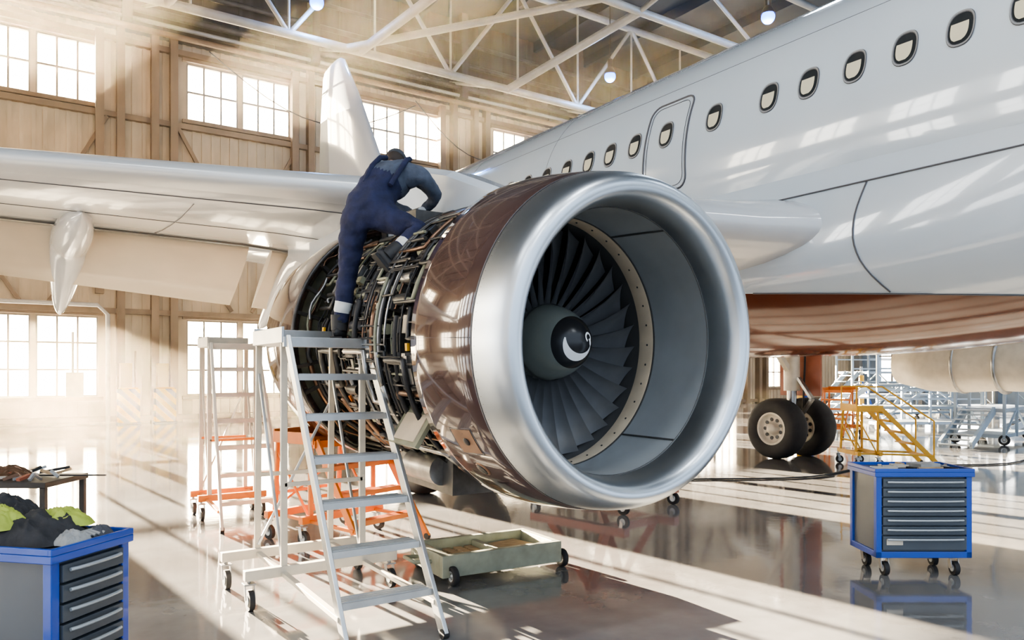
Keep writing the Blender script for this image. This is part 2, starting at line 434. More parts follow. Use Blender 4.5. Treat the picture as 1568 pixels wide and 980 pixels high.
m.tube([fpt(y,z,.003) for y,z in rrect(6.63,7.27,4.0,5.1,.12)],.004,LINE,6,closed=True)
for y in(1.2,-2.0,9.6,12.3): 
    m.tube([fpt(y,FZ+FR*.995*math.sin(a/20*pi/2*.98),.001) for a in range(-8,21)],.003,LINE,5)
m.tube([fpt(-1.5+i*.5,5.35,.001) for i in range(31)],.003,LINE,5)
m.build('fuselage_seams',air)
m=MB()
top=[]
for i in range(28):
    y=.9+.25*i; r=fring(y,min(sst((y-.3)/5.2)**.8,1)); p=Vector(r[1]); top.append(p+Vector((-.008,0,.0)))
m.tube(top,.008,LINE,5)
def fair_pt(y,z):
    r=fring(y,min(sst((y-.3)/5.2)**.8,1))
    for a,b in zip(r[:11],r[1:12]):
        if a[2]>=z>=b[2]:
            t=(a[2]-z)/(a[2]-b[2]); return Vector(a).lerp(Vector(b),t)+Vector((-.008,0,0))
    return Vector(r[0])
m.tube([fair_pt(4.2+.16*math.sin(pi*q/14)-.10*q/14,3.5-(3.5-2.42)*q/14) for q in range(15)],.008,LINE,5)
m.tube([fair_pt(5.7+.1*math.sin(pi*q/8),3.5-.5*q/8) for q in range(9)],.006,LINE,5)
low=[]
for i in range(16):
    y=1.8+.25*i; low.append(fair_pt(y,2.075+.08*y))
m.tube(low,.008,LINE,5)
m.build('fairing_seams',air)

# wings
def naca(t,x): return 5*t*(.2969*math.sqrt(x)-.126*x-.3516*x*x+.2843*x**3-.1015*x**4)
XS=[0,.004,.015,.03,.06,.1,.18,.28,.4,.52,.64,.74]
def wring(st,cut=.76,mir=False):
    x,yl,c,z,t=st; pts=[]
    xs=XS+[cut]
    for u in xs[::-1]: pts.append((u,naca(t,u)*1.0))
    for u in xs[1:]: pts.append((u,-naca(t,u)*.85))
    xx=2*FX-x if mir else x
    return [(xx,yl+u*c,z+w*c) for u,w in pts]
LEy=lambda x:4.8+(6.9-x)*.515
LEz=lambda x:3.15+(6.9-x)*.066
def chord(x):
    te=11.2 if x>=2.6 else 11.2+(2.6-x)*.255
    return te-LEy(x)
def stn(x,t): return (x,LEy(x),chord(x),LEz(x),t)
for mir in(False,True):
    m=MB()
    sts=[(8.2,4.0,7.2,3.1,.15),(7.3,4.35,6.85,3.12,.15),(6.9,4.7,6.5,3.15,.148),(6.5,5.02,6.18,3.18,.145)]+[stn(x,t) for x,t in((5.5,.138),(4,.13),(2.6,.12),(0,.115),(-4,.11),(-8,.105))]
    rings=[wring(s,mir=mir) for s in sts]; m.loft(rings,WINGM)
    m.tube([Vector(r[-1])+Vector((0,.03,.01)) for r in rings[3:]],.035,GASK_SHADE,6)  # shade put in as a dark tube along the wing-flap gap
    m.tube([Vector(r[13+4])+Vector((0,0,-.002)) for r in rings[3:]],.006,LINE,5)
    m.tube([Vector(r[13+7])+Vector((0,0,-.002)) for r in rings[3:]],.004,LINE,5)
    for x in(5,3.9,1.6,-.6,-2.4):
        c=chord(x); t=.12; xx=2*FX-x if mir else x
        m.tube([(xx,LEy(x)+u*c,LEz(x)-naca(t,u)*.85*c-.006) for u in(.14,.3,.45,.6,.74)],.004,LINE,5)
    m.build('wing_port' if mir else 'wing_starboard',air)
    m=MB(); rr=[]
    for s_ in sts[4:]:
        x,yl,c,z,t=s_; pts=[]
        for u in(.05,.03,.015,.004,0): pts.append((u,naca(t,u)+.0012))
        for u in(.004,.015,.03,.05): pts.append((u,-naca(t,u)*.85-.0012))
        xx=2*FX-x if mir else x
        rr.append([(xx,yl+u*c-.006,z+w*c) for u,w in pts])
    m.loft(rr,SLAT,closed=False,caps=False); m.build('leading_edge_slat',air)
    for (xa,xb) in((6.85,3.05),(2.75,-4.5)):
        m=MB(); R2=[]
        for x in(xa,(xa+xb)/2,xb):
            c=chord(x); y0=LEy(x)+c*.81; z0=LEz(x)-.03*c*.5-.04; fc=min(1.25,.30*c); an=math.radians(34); pts=[]
            us=[0,.02,.08,.2,.4,.7,1]
            for u in us[::-1]: pts.append((u,naca(.13,u)))
            for u in us[1:]: pts.append((u,-naca(.13,u)*.7))
            xx=2*FX-x if mir else x
            R2.append([(xx,y0+(u*math.cos(an)+w*math.sin(an))*fc,z0+(-u*math.sin(an)+w*math.cos(an))*fc) for u,w in pts])
        m.loft(R2,FLAPM); m.build('flap',air)
    for fx in(.72,-3.6,3.4):
        m=MB(); rings=[]; yy0=LEy(fx)+chord(fx)*.38; z0=LEz(fx)-.18
        for k in range(21):
            t=k/20; y=yy0+3.9*t; z=z0-.02-.10*t if t<.45 else z0-.065-(t-.45)*1.45
            w=.22*(math.sin(pi*min(1,t*1.0)**.8)**.6 if 0<t<1 else .02); h=w*1.15
            xx=2*FX-fx if mir else fx
            rings.append([(xx+w*math.cos(2*pi*i/20),y,z+h*math.sin(2*pi*i/20)) for i in range(20)])
        m.loft(rings,WINGM); m.build('flap_track_fairing',air)
m=MB(); rings=[]
for (yl,c,z) in((17.0,8.0,5.75),(18.9,6.3,6.5),(20.2,5.0,8.0),(21.7,3.3,10.2),(22.8,1.95,11.6),(23.1,1.5,11.75)):
    pts=[]; us=[0,.01,.04,.1,.25,.45,.7,1]
    for u in us[::-1]: pts.append((u,naca(.10,u)))
    for u in us[1:-1]: pts.append((u,-naca(.10,u)))
    rings.append([(FX+w*c,yl+u*c,z) for u,w in pts])
m.loft(rings,WHITE); m.build('vertical_fin',air)
for s_ in(1,-1):
    m=MB(); rings=[]
    for (dx,yl,c,z) in((.5,22.4,3.6,5.3),(6.2,25.4,1.4,5.8)):
        pts=[]
        for u in us[::-1]: pts.append((u,naca(.10,u)))
        for u in us[1:-1]: pts.append((u,-naca(.10,u)))
        rings.append([(FX-s_*dx,yl+u*c,z+w*c) for u,w in pts])
    m.loft(rings,WINGM); m.build('tailplane',air)
def wheel(mb,c,R,w,hub=LADW):
    cx,cy,cz=c
    prof=[(.52,-.42),(.62,-.5),(.85,-.5),(.96,-.4),(1,-.2),(1,.2),(.96,.4),(.85,.5),(.62,.5),(.52,.42)]
    n=40; rings=[[(cx+p*w,cy+r*R*math.cos(2*pi*i/n),cz+r*R*math.sin(2*pi*i/n)) for i in range(n)] for r,p in prof]
    mb.loft(rings,RUB,caps=False)
    for sg in(-1,1):
        pr=[(.54,.44),(.50,.46),(.46,.40),(.42,.28),(.2,.24),(.18,.42),(.001,.44)]
        mb.loft([[(cx+sg*p*w,cy+r*R*math.cos(2*pi*i/n),cz+r*R*math.sin(2*pi*i/n)) for i in range(n)] for r,p in pr],hub,caps=False)
        for k in range(9):
            a=2*pi*k/9; mb.cyl((cx+sg*.24*w,cy+.31*R*math.cos(a),cz+.31*R*math.sin(a)),(cx+sg*.285*w,cy+.31*R*math.cos(a),cz+.31*R*math.sin(a)),.045*R*1.4,DARK,10)
for gx in(5.2,12.8):
    m=MB()
    for dx in(-.46,.46): wheel(m,(gx+dx,9.2,.58),.58,.42)
    m.cyl((gx-.5,9.2,.58),(gx+.5,9.2,.58),.09,STEEL); m.cyl((gx,9.2,.55),(gx,9.2,1.6),.09,STEEL,20); m.cyl((gx,9.2,1.3),(gx,9.2,3.3),.15,LADW,20)
    m.bar((gx,9.2,1.6),(gx+(1.4 if gx<9 else -1.4),9.2,3.0),.1,.1,LADW)
    m.bar((gx,9.05,.75),(gx,8.75,1.15),.1,.05,STEEL); m.bar((gx,8.75,1.15),(gx,9.05,1.55),.1,.05,STEEL)
    m.box((gx+(-.28 if gx<9 else .28),9.2,2.1),(.05,.9,1.8),REDB)
    m.tube([(gx+.1,9.05,3.0),(gx+.14,9.0,2),(gx+.12,9.02,1.2),(gx+.2,9.1,.7)],.02,HARN)
    m.build('main_landing_gear',air)
m=MB()
for dx in(-.25,.25): wheel(m,(9+dx,-5,.38),.38,.2)
m.cyl((8.7,-5,.38),(9.3,-5,.38),.05,STEEL); m.cyl((9,-5,.38),(9,-4.8,2.6),.09,LADW); m.build('nose_landing_gear',air)

# ------------------------------------------------------------ near jet engine
TILT=math.atan(.035)
rd=math.radians
eng=empty('jet_engine',(3.22,3.33,1.80),rx=TILT)
m=MB()
m.lathe([(.845,.26),(.848,.18),(.858,.10),(.878,.04),(.90,.012),(.93,0),(.962,.006),(.99,.025),(1.015,.065),(1.035,.12),(1.05,.19),(1.062,.27)],ALU,128)
for k in range(140):
    t=2*pi*k/140; m.ell((1.0565*math.cos(t),.25,1.0565*math.sin(t)),(.0042,.0042,.0042),STEEL,nu=6,nv=4)
m.build('inlet_lip',eng)
m=MB()
m.lathe([(1.058,.268),(1.0635,.272),(1.085,.40),(1.105,.55),(1.118,.70),(1.122,.82),(1.122,.90),(1.11,.905),(1.0,.905)],BROWN,128)
m.lathe([(1.064,.27),(1.066,.274),(1.0665,.28)],LINE,128)
def onr(R,L,th): return Vector((R*math.cos(th),L,R*math.sin(th)))
def radm(t):
    x,y,z=basis(onr(1,0,t)); return Matrix((x,y,z)).transposed()
def patch(mb,R,L0,L1,t0,t1,mat,off=.004,ns=10):
    vs=[];fs=[]
    for i in range(ns+1):
        t=t0+(t1-t0)*i/ns
        for L in(L0,L1): vs.append(onr(R(L)+off,L,t))
    for i in range(ns): fs.append((2*i,2*i+1,2*i+3,2*i+2))
    mb.add(vs,fs,mat,True)
Rb=lambda L:1.0635+(1.122-1.0635)*min(1,(L-.27)/.5)**.75
def seamrect(mb,L0,L1,t0,t1,r=.004,mat=LINE):
    pts=[onr(Rb(L0),L0,t0+(t1-t0)*i/8) for i in range(9)]+[onr(Rb(L1),L1,t1+(t0-t1)*i/8) for i in range(9)]
    mb.tube(pts,r,mat,5,closed=True)
seamrect(m,.45,.66,rd(209),rd(219)); patch(m,Rb,.46,.65,rd(209.5),rd(218.5),COPPER,.004)
m.ell(onr(Rb(.55)+.004,.55,rd(214)),(.028,.028,.01),DARK,radm(rd(214)),12,8)
t=rd(226); m.ell(onr(Rb(.60)-.002,.60,t),(.062,.062,.012),COPPER,radm(t)); m.ell(onr(Rb(.6)+.004,.60,t),(.048,.048,.012),BLACK,radm(t))
m.tube([onr(Rb(.58),.58,2*pi*i/128) for i in range(128)],.0022,LINE,4,closed=True)
for t in(90,180,270,0): m.tube([onr(Rb(L)+.001,L,rd(t)) for L in(.28,.4,.55,.7,.9)],.0025,LINE,4)
m.build('inlet_cowl',eng)
m=MB()
m.lathe([(.845,.26),(.846,.27),(.855,.45),(.862,.65),(.866,.80)],INNER,128)
m.lathe([(.866,.80),(.862,.805),(.862,.815),(.866,.82)],GASK_SHADE,128)
m.lathe([(.866,.82),(.862,.825),(.864,.95),(.868,.97)],CREAMR,128); m.lathe([(.868,.97),(.87,1.3)],GASK_SHADE,128)
m.tube([onr(.8445,.27,2*pi*i/96) for i in range(96)],.004,GASK_SHADE,4,closed=True)
for t in(62,-50,178): m.tube([onr(.843+.02*(L-.26)/.56,L,rd(t)) for L in(.27,.45,.65,.80)],.007,GASK_SHADE,4)
for k in range(36):
    t=2*pi*k/36; m.ell(onr(.864,.88,t),(.009,.009,.009),DARK,nu=6,nv=4)
m.build('inlet_inner_barrel',eng)
m=MB(); NB=32; FL=1.05
for k in range(NB):
    th0=2*pi*k/NB; nr=10; nc=6
    for surf in(0,1):
        vs=[];fs=[]
        for i in range(nr+1):
            u=i/nr; r=.24+(.855-.24)*u; c=.16+.09*u; st=rd(26+34*u)
            for j in range(nc+1):
                s_=j/nc-.5; cam=.018*(1-4*s_*s_)
                tg=s_*c*math.sin(st)-cam*math.cos(st)*2+ (.0035 if surf else 0); ax=s_*c*math.cos(st)+cam*math.sin(st)
                th=th0+.06*u*u-tg/r
                vs.append((r*math.cos(th),FL+ax+.02,r*math.sin(th)))
        for i in range(nr):
            for j in range(nc):
                a=i*(nc+1)+j; fs.append((a,a+1,a+nc+2,a+nc+1))
        m.add(vs,fs,BLADE,True)
m.build('fan_blades',eng)
m=MB(); m.lathe([(.87,1.24),(.001,1.26)],DARK,64)
for k in range(40):
    t=2*pi*k/40; m.bar(onr(.25,1.22,t),onr(.86,1.22,t+.05),.012,.05,CASE)
m.build('guide_vanes',eng)
m=MB()
sp_=[(.001,.60),(.04,.606),(.08,.622),(.12,.65),(.158,.69),(.20,.755),(.235,.83),(.258,.90),(.268,.97),(.27,1.05),(.25,1.12)]
m.lathe([(.178,.7195)]+sp_[5:],SPIN,64); m.lathe(sp_[:5]+[(.178,.7195)],BLACK,64); m.lathe([(.2705,.955),(.275,.965),(.272,.98)],GASK_SHADE,64)
def spy(r):
    for (r0,y0),(r1,y1) in zip(sp_,sp_[1:]):
        if r0<=r<=r1: return y0+(y1-y0)*(r-r0)/(r1-r0)
    return sp_[4][1]
vs=[];fs=[];N=24
for i in range(N+1):
    u=i/N; th=rd(165+215*u); rc=.118-.035*u-.03*max(0,u-.8); w=.024*math.sin(pi*min(1,u*1.15+.02))+.002 if u<.86 else .012
    for q in(-1,1):
        r=rc+q*w; vs.append((r*math.cos(th)*1.0,spy(max(r,.002))-.004,r*math.sin(th)))
for i in range(N): fs.append((2*i,2*i+1,2*i+3,2*i+2))
m.add(vs,fs,SWIRL,True)
vs=[];fs=[]
for i in range(17):
    th=rd(-60+300*i/16); 
    for r in(.022,.036):
        x=.062+r*math.cos(th); z=.035+r*math.sin(th); vs.append((x,spy(math.hypot(x,z))-.004,z))
for i in range(16): fs.append((2*i,2*i+1,2*i+3,2*i+2))
m.add(vs,fs,SWIRL,True)
m.build('spinner',eng)
# exposed engine body
m=MB()
m.lathe([(1.0,.905),(.96,.93),(.93,1.0),(.93,1.5),(.93,2.35),(.80,2.42),(.62,2.5),(.60,3.0),(.66,3.6)],CASE,80)
for L,R in((.96,1.03),(1.2,.965),(1.62,.965),(2.02,.975),(2.33,.975),(2.75,.68),(3.1,.70)):
    m.lathe([(R-.08,L-.014),(R,L-.014),(R,L+.014),(R-.08,L+.014)],CASE,80,smooth=False)
    for k in range(60): m.cyl(onr(R-.02,L-.03,2*pi*k/60),onr(R-.02,L+.03,2*pi*k/60),.009,STEEL,6)
mats=[STEEL,DARK,CASE,HARN,STEEL,CASE,DARK,HARN,GREENM,COPPER,HARN]
def cpipe(R,L0,L1,r):
    L=random.uniform(L0,L1); t=random.uniform(0,2*pi); pts=[onr(R,L,t)]
    for s_ in range(random.randint(3,7)):
        if s_%2==0:
            L2=min(L1,max(L0,L+random.uniform(-.5,.5)))
            n=4; pts+=[onr(R,L+(L2-L)*q/n,t) for q in range(1,n+1)]; L=L2
        else:
            t2=t+random.uniform(-.7,.7); n=max(3,int(abs(t2-t)/.09)); pts+=[onr(R,L,t+(t2-t)*q/n) for q in range(1,n+1)]; t=t2
    m.tube(pts,r,random.choice(mats),6)
for i in range(360): cpipe(random.uniform(.955,1.06),.98,2.35,random.choice((.006,.008,.010,.012,.016,.022)))
for i in range(170): cpipe(random.uniform(.66,1.0),2.3,3.3,random.choice((.008,.012,.018,.028)))
for i in range(260):
    t=random.uniform(0,2*pi); L=random.uniform(1.0,2.3); R=.99
    m.box(onr(R,L,t),(random.uniform(.03,.10),random.uniform(.03,.13),random.uniform(.04,.12)),random.choice([CASE,DARK,STEEL,GREENM,DARK,HARN]),radm(t))
for i in range(90):
    t=random.uniform(0,2*pi); L=random.uniform(1.0,2.2)
    m.cyl(onr(1.0,L,t),onr(1.0,L+random.uniform(.06,.2),t),random.uniform(.02,.045),random.choice([CASE,STEEL,DARK,GREENM]),12)
for i in range(12):
    t=random.uniform(rd(100),rd(260)); L=random.uniform(1.05,3.2); m.box(onr(1.03 if L<2.3 else .95,L,t),(.03,.05,.02),random.choice([ORANGE,YELL,YELL]),radm(t))
m.box((-.30,1.8,-.98),(.5,.9,.26),CASE); m.box((.15,1.9,-1.02),(.4,.6,.2),DARK); m.cyl((-.55,1.5,-.95),(-.55,1.95,-.95),.11,STEEL,20); m.cyl((-.1,1.3,-1.05),(-.1,1.7,-1.05),.09,DARK,20)
m.box((-.34,2.28,.94),(.34,.4,.2),CASE); m.cyl((-.42,2.15,1.04),(-.42,2.4,1.04),.04,STEEL,12)
m.box((-.93,1.22,-.58),(.03,.40,.30),GREENM,Matrix.Rotation(rd(32),3,'Y')); m.box((-.95,1.22,-.59),(.02,.30,.2),CREAMR,Matrix.Rotation(rd(32),3,'Y'))
m.build('engine_core',eng)
m=MB()
m.lathe([(1.12,3.25),(1.13,3.3),(1.12,3.7),(1.06,4.2),(.97,4.55),(.93,4.6),(.92,4.55),(1.0,4.2),(1.04,3.7),(1.04,3.3),(1.12,3.25)],BROWN,96)
m.tube([onr(1.11,3.24,2*pi*i/96) for i in range(96)],.018,CASE,8,closed=True)
m.tube([onr(.95,3.3,2*pi*i/96) for i in range(96)],.025,COPPER,8,closed=True)
m.tube([onr(.78,3.25,2*pi*i/96) for i in range(96)],.025,DARK,8,closed=True)
for k in range(28):
    t=2*pi*k/28; m.bar(onr(.62,3.35,t),onr(1.1,3.27,t),.05,.03,CASE)
    if k%2==0: patch(m,lambda L:.9,3.3,3.9,t,t+.16,GREENM)
m.lathe([(1.04,3.45),(.66,3.5)],GREENM,64)
for i in range(110):
    t=random.uniform(0,2*pi); n=6; dt=random.uniform(-.6,.6); R=random.uniform(.7,1.08)
    m.tube([onr(R+.02*math.sin(q),3.24+.006*q,t+dt*q/n) for q in range(n+1)],random.choice((.007,.01,.014,.02)),random.choice(mats),6)
m.build('thrust_reverser_cowl',eng)
m=MB()
m.lathe([(.66,4.3),(.64,4.8),(.50,5.3),(.49,5.3),(.6,4.7)],STEEL,64); m.lathe([(.36,4.8),(.30,5.2),(.14,5.6),(.001,5.75)],COPPER,48); m.build('exhaust_nozzle',eng)
m=MB(); rings=[]
for (L,z0,z1,w) in((1.15,.93,1.02,.06),(1.6,.9,1.2,.14),(2.2,.85,1.42,.18),(3.0,.7,1.62,.20),(4.2,.6,1.60,.2),(5.6,.9,1.45,.16),(6.8,1.15,1.35,.04)):
    rings.append([(-w,L,z0),(-w,L,z1-.05),(-w*.6,L,z1),(w*.6,L,z1),(w,L,z1-.05),(w,L,z0)])
m.loft(rings,WHITE,smooth=False); m.build('pylon',eng)

e2=empty('jet_engine',(14.78,3.33,1.80)); m=MB()
m.lathe([(.01,.6),(.38,.7),(.42,1.0),(.42,2.0),(.50,2.2),(.48,3.0),(.52,3.6),(.50,4.2),(.36,4.8),(.01,4.9)],LADW,48)
for L in(1.,1.6,2.2,2.9,3.6): m.lathe([(.42,L-.02),(.54,L-.02),(.54,L+.02),(.42,L+.02)],STEEL,48)
m.bb((-.15,2,.4),(.15,5,1.6),WHITE); m.build('core_module',e2)

# ------------------------------------------------------------ ladders
def castor(mb,x,y,r=.07,ztop=.2,mat=STEEL):
    mb.cyl((x-.018,y,r),(x+.018,y,r),r,RUB,20); mb.cyl((x-.022,y,r),(x+.022,y,r),r*.5,HAND,14)
    for s_ in(-1,1): mb.bar((x+s_*.03,y,r),(x+s_*.03,y+.03,r*2+.03),.006,.045,mat)
    mb.box((x,y+.03,r*2+.035),(.08,.08,.012),mat); mb.cyl((x,y+.03,r*2+.03),(x,y+.03,ztop),.015,mat,10)
def steps(name,loc,rz,w,h,run,n,plat,MR,MT,rails=False,wb=None,basebar=None,td=.14,ML_=None,MBs=None):
    wb=wb or w; e=empty(name,loc,rz); m=MB(); ML_=ML_ or (LADW if MR is LADAL else MR); MBs=MBs or ML_
    for s_ in(-1,1):
        m.bar((s_*wb/2,0,.02),(s_*w/2,run,h),.028,.075,MR)
        m.cyl((s_*wb/2-.02,0,.03),(s_*wb/2+.02,0,.03),.03,RUB,12)
    m.build('stringers',e,bevel=.004); m=MB()
    for i in range(1,n+1):
        t=i/(n+1); ww=wb+(w-wb)*t
        m.box((0,run*t+.04,h*t),(ww-.03,td,.022),MT); m.box((0,run*t+.04-td/2,h*t-.008),(ww-.03,.012,.04),MR)
        for q in range(4): m.box((0,run*t-.01+q*.035,h*t+.014),(ww-.05,.008,.006),MR)
    m.build('treads',e); m=MB()
    m.box((0,run+plat/2,h-.02),(w+.06,plat,.035),MT)
    m.box((-w/2-.03,run+plat/2,h+.02),(.02,plat,.11),MR); m.box((w/2+.03,run+plat/2,h-.01),(.02,plat,.07),MR)
    m.box((0,run+plat,h+.03),(w+.06,.02,.13),MR); m.box((0,run,h-.03),(w+.06,.03,.07),MR)
    m.build('platform',e,bevel=.003); m=MB()
    for s_ in(-1,1):
        m.bar((s_*w/2,run+.08,h),(s_*w/2,run+.08,.22),.045,.03,ML_)
        m.bar((s_*w/2,run+plat-.03,h),(s_*w/2,run+plat+.02,.22),.045,.03,ML_)
        m.bar((s_*w/2,run+.08,.22),(s_*w/2,run+plat,h*.9),.02,.02,MR)
        m.bar((s_*wb/2,.1,.2),(s_*w/2,run+plat+.02,.24),.04,.03,MBs)
    for yy in(run+.08,run+plat):
        bb=basebar or w/2+.12
        m.bar((-bb,yy,.24),(bb,yy,.24),.06,.07,MBs)
        castor(m,-bb+.04,yy,.07,.22); castor(m,bb-.04,yy,.07,.22)
        m.bar((-w/2,yy,h*.45),(w/2,yy,h*.45),.03,.03,MBs)
    m.bar((-w/2,run+plat,.3),(w/2,run+plat,h*.75),.02,.02,MR)
    m.build('support_frame',e,bevel=.003)
    if rails:
        m=MB()
        for s_ in(-1,1):
            m.tube([(s_*w/2,run*.1,h*.1+.7),(s_*w/2,run,h+.4),(s_*w/2,run+plat,h+.4),(s_*w/2,run+plat,h)],.015,rails,8)
            m.tube([(s_*w/2,run*.1,h*.1),(s_*w/2,run*.1,h*.1+.7)],.015,rails,8)
        m.build('handrails',e)
    return e
steps('platform_ladder',(1.92,4.04,0),0,.58,1.86,1.14,6,.72,LADAL,LADAL,wb=.62,basebar=.56)
steps('platform_ladder',(2.16,8.0,0),0,.5,1.95,.75,6,.5,LADW,LADW,wb=.62,td=.08,ML_=LADW,MBs=ORANGE)
steps('work_steps',(3.05,6.45,0),rd(20),.8,.98,.65,3,.6,ORANGE,ORANGE,wb=.85,td=.1)
steps('work_steps',(13.7,7.0,0),rd(56),.6,1.0,1.0,4,.45,YELL,YELL,rails=YELL,td=.1)
steps('work_steps',(17.5,11.5,0),rd(-70),.7,1.2,1.0,4,.6,ORANGE,YELL,td=.1)

# ------------------------------------------------------------ dolly
e=empty('equipment_dolly',(3.36,5.30,0),rd(-4)); m=MB()
m.bb((-.58,-.31,.06),(.50,-.25,.23),DOLLY); m.bb((-.58,.25,.06),(.50,.31,.23),DOLLY); m.bb((-.58,-.25,.06),(-.50,.25,.23),DOLLY); m.bb((.44,-.25,.06),(.50,.25,.23),DOLLY)
m.bb((-.52,-.26,.06),(.46,.26,.12),DOLLY); m.bb((-.05,-.25,.1),(0,.25,.2),DOLLY)
for i in range(4): m.box((-.3+.1*i,0,.145),(.07,.46,.03),WOOD)
m.box((.22,.02,.15),(.34,.36,.04),WOOD,Matrix.Rotation(.2,3,'Z'))
m.build('tray',e,bevel=.006); m=MB()
for x,y in((.55,-.24),(.55,.24),(-.5,-.33),(-.5,.33)): wheel(m,(x,y,.075),.075,.05,HAND)
m.cyl((.55,-.24,.075),(.55,.24,.075),.015,STEEL); m.cyl((-.5,-.33,.075),(-.5,.33,.075),.015,STEEL)
m.tube([(-.58,-.1,.15),(-.72,-.1,.16),(-.72,.1,.16),(-.58,.1,.15)],.016,DOLLY,8); m.build('running_gear',e)

# ------------------------------------------------------------ tool trolleys
def trolley(name,loc,rz,w,dp,h,nd):
    e=empty(name,loc,rz); m=MB(); z0=.15
    m.bb((-w/2+.02,.02,z0+.02),(w/2-.02,dp-.02,h-.02),PANEL)
    for x in(-w/2,w/2-.045):
        for y in(0,dp-.045): m.bb((x,y,z0),(x+.045,y+.045,h),BLUE)
    m.bb((-w/2,0,z0),(w/2,.045,z0+.05),BLUE); m.bb((-w/2,dp-.045,z0),(w/2,dp,z0+.05),BLUE); m.bb((-w/2,0,z0),(-w/2+.045,dp,z0+.05),BLUE); m.bb((w/2-.045,0,z0),(w/2,dp,z0+.05),BLUE)
    m.bb((-w/2-.015,-.015,h-.045),(w/2+.015,dp+.015,h-.01),BLUE)
    m.bb((-w/2-.015,-.015,h-.01),(w/2+.015,.005,h+.02),BLUE); m.bb((-w/2-.015,dp-.005,h-.01),(w/2+.015,dp+.015,h+.02),BLUE)
    m.bb((-w/2-.015,0,h-.01),(-w/2+.005,dp,h+.02),BLUE); m.bb((w/2-.005,0,h-.01),(w/2+.015,dp,h+.02),BLUE)
    m.bb((-w/2+.01,0.0,h-.012),(w/2-.01,dp,h-.004),DRAW)
    m.build('cabinet',e,bevel=.006); m=MB()
    top=h-.055; bot=z0+.06; hs=(top-bot)
    fr=[1]*(nd-1)+[1.6]; tot=sum(fr); z=top
    for k in range(nd):
        dh=hs*fr[k]/tot; zb=z-dh
        m.bb((-w/2+.05,-.012,zb+.006),(w/2-.05,.03,z-.006),DRAW)
        zc=z-.03
        n=9; pts=[]
        for q in range(n+1):
            u=q/n; pts.append((-w/2+.08+(w-.16)*u,-.022-.014*abs(math.sin(pi*u))**.5,zc))
        m.tube(pts,.009,HAND,7)
        z=zb
    m.box((-w/2+.14,-.014,bot+.07),(.13,.006,.05),LADW)
    m.build('drawers',e,bevel=.003); m=MB()
    for x in(-w/2+.1,w/2-.1):
        for y in(.07,dp-.09): castor(m,x,y,.055,z0)
    m.build('castors',e); 
    return e
def cw(r,d): return (.829*r+.559*d,-.559*r+.829*d,0)
YAW=rd(-34)
t1=trolley('tool_trolley',cw(3.27,6.0),YAW,.76,.47,.84,7)
m=MB()
for i in range(14):
    x=random.uniform(-.3,.3);y=random.uniform(.06,.4);a=random.uniform(0,3.1)
    l=random.uniform(.05,.12); m.bar((x-l*math.cos(a),y-l*math.sin(a)*.5,.852),(x+l*math.cos(a),y+l*math.sin(a)*.5,.855),random.uniform(.012,.05),.018,random.choice([HAND,DARK,WOOD,LADW,STEEL]))
m.box((.1,.2,.862),(.2,.15,.04),CLOTHG,Matrix.Rotation(.3,3,'Z')); m.build('hand_tools',t1)

t2e=trolley('tool_trolley',(0,0,0),YAW+rd(77),.46,.75,.84,6)
t2e.location=Vector(cw(-1.96,3.22))+Matrix.Rotation(YAW+rd(77),3,'Z')@Vector((.23,0,0))
def heap(mb,cx,cy,z,rx,ry,h,mat,seed,n=44):
    vs=[];fs=[]
    for i in range(n+1):
        for j in range(n+1):
            u=i/n*2-1;v=j/n*2-1; rr=math.sqrt(u*u+v*v); ang=math.atan2(v,u)
            k=max(abs(u),abs(v)); 
            if rr>0: uu,vv=u/rr*k,v/rr*k
            else: uu=vv=0
            e_=1+.22*noise.noise(Vector((math.cos(ang)*1.8+seed,math.sin(ang)*1.8,seed)))
            n0=noise.noise(Vector((uu*1.7+seed*3,vv*1.7,seed)))*.35
            # crumpled folds: ridged noise
            rg=1-abs(noise.noise(Vector((uu*3.2+seed+n0*2,vv*5.5+n0*3,seed*2))))*2
            nz=n0+.22*rg+.08*noise.noise(Vector((uu*12,vv*12,seed)))
            zz=max(0,(1-k**2.6))**.9*h*(.62+nz)+.004
            vs.append((cx+uu*rx*e_,cy+vv*ry*e_,z+zz))
    for i in range(n):
        for j in range(n):
            a=i*(n+1)+j; fs.append((a,a+n+1,a+n+2,a+1))
    mb.add(vs,fs,mat,True)
m=MB(); heap(m,-.01,.38,.84,.22,.33,.17,CLOTHD,2.3); heap(m,.08,.26,.90,.13,.18,.09,HIVIS,5.1); heap(m,-.10,.46,.91,.13,.20,.13,HIVIS,7.7); heap(m,.02,.54,.92,.17,.2,.12,CLOTHD,9.1); m.build('hi_vis_jacket',t2e)
m=MB(); heap(m,-.03,.08,.84,.09,.07,.07,CLOTHG,3.3); heap(m,.1,.07,.84,.08,.06,.06,GLOVE,4.4)
for k in range(4): m.tube([(-.02+.02*k,.12,.865),(.0+.025*k,.06,.88),(.01+.028*k,.02,.865)],[.011,.010,.008],CLOTHG,8)
m.build('work_gloves',t2e)
e=empty('tool_bench',cw(-3.75,5.6),YAW); m=MB(); m.bb((-.45,-.25,.80),(.45,.3,.84),DARK)
for x in(-.42,.42):
    for y in(-.22,.27): m.bb((x-.02,y-.02,0),(x+.02,y+.02,.8),DARK)
m.bb((-.42,-.22,.3),(.42,.27,.33),DARK); m.build('bench',e,bevel=.004)
m=MB()
for i in range(26):
    x=random.uniform(-.4,.4);y=random.uniform(-.2,.25);a=random.uniform(0,3.1); l=random.uniform(.04,.16)
    m.bar((x-l*math.cos(a)*.7,y-l*math.sin(a)*.6,.855),(x+l*math.cos(a)*.7,y+l*math.sin(a)*.6,.86+random.uniform(0,.04)),random.uniform(.01,.04),.02,random.choice([HAND,DARK,COPPER,WOOD,REDB,STEEL]))
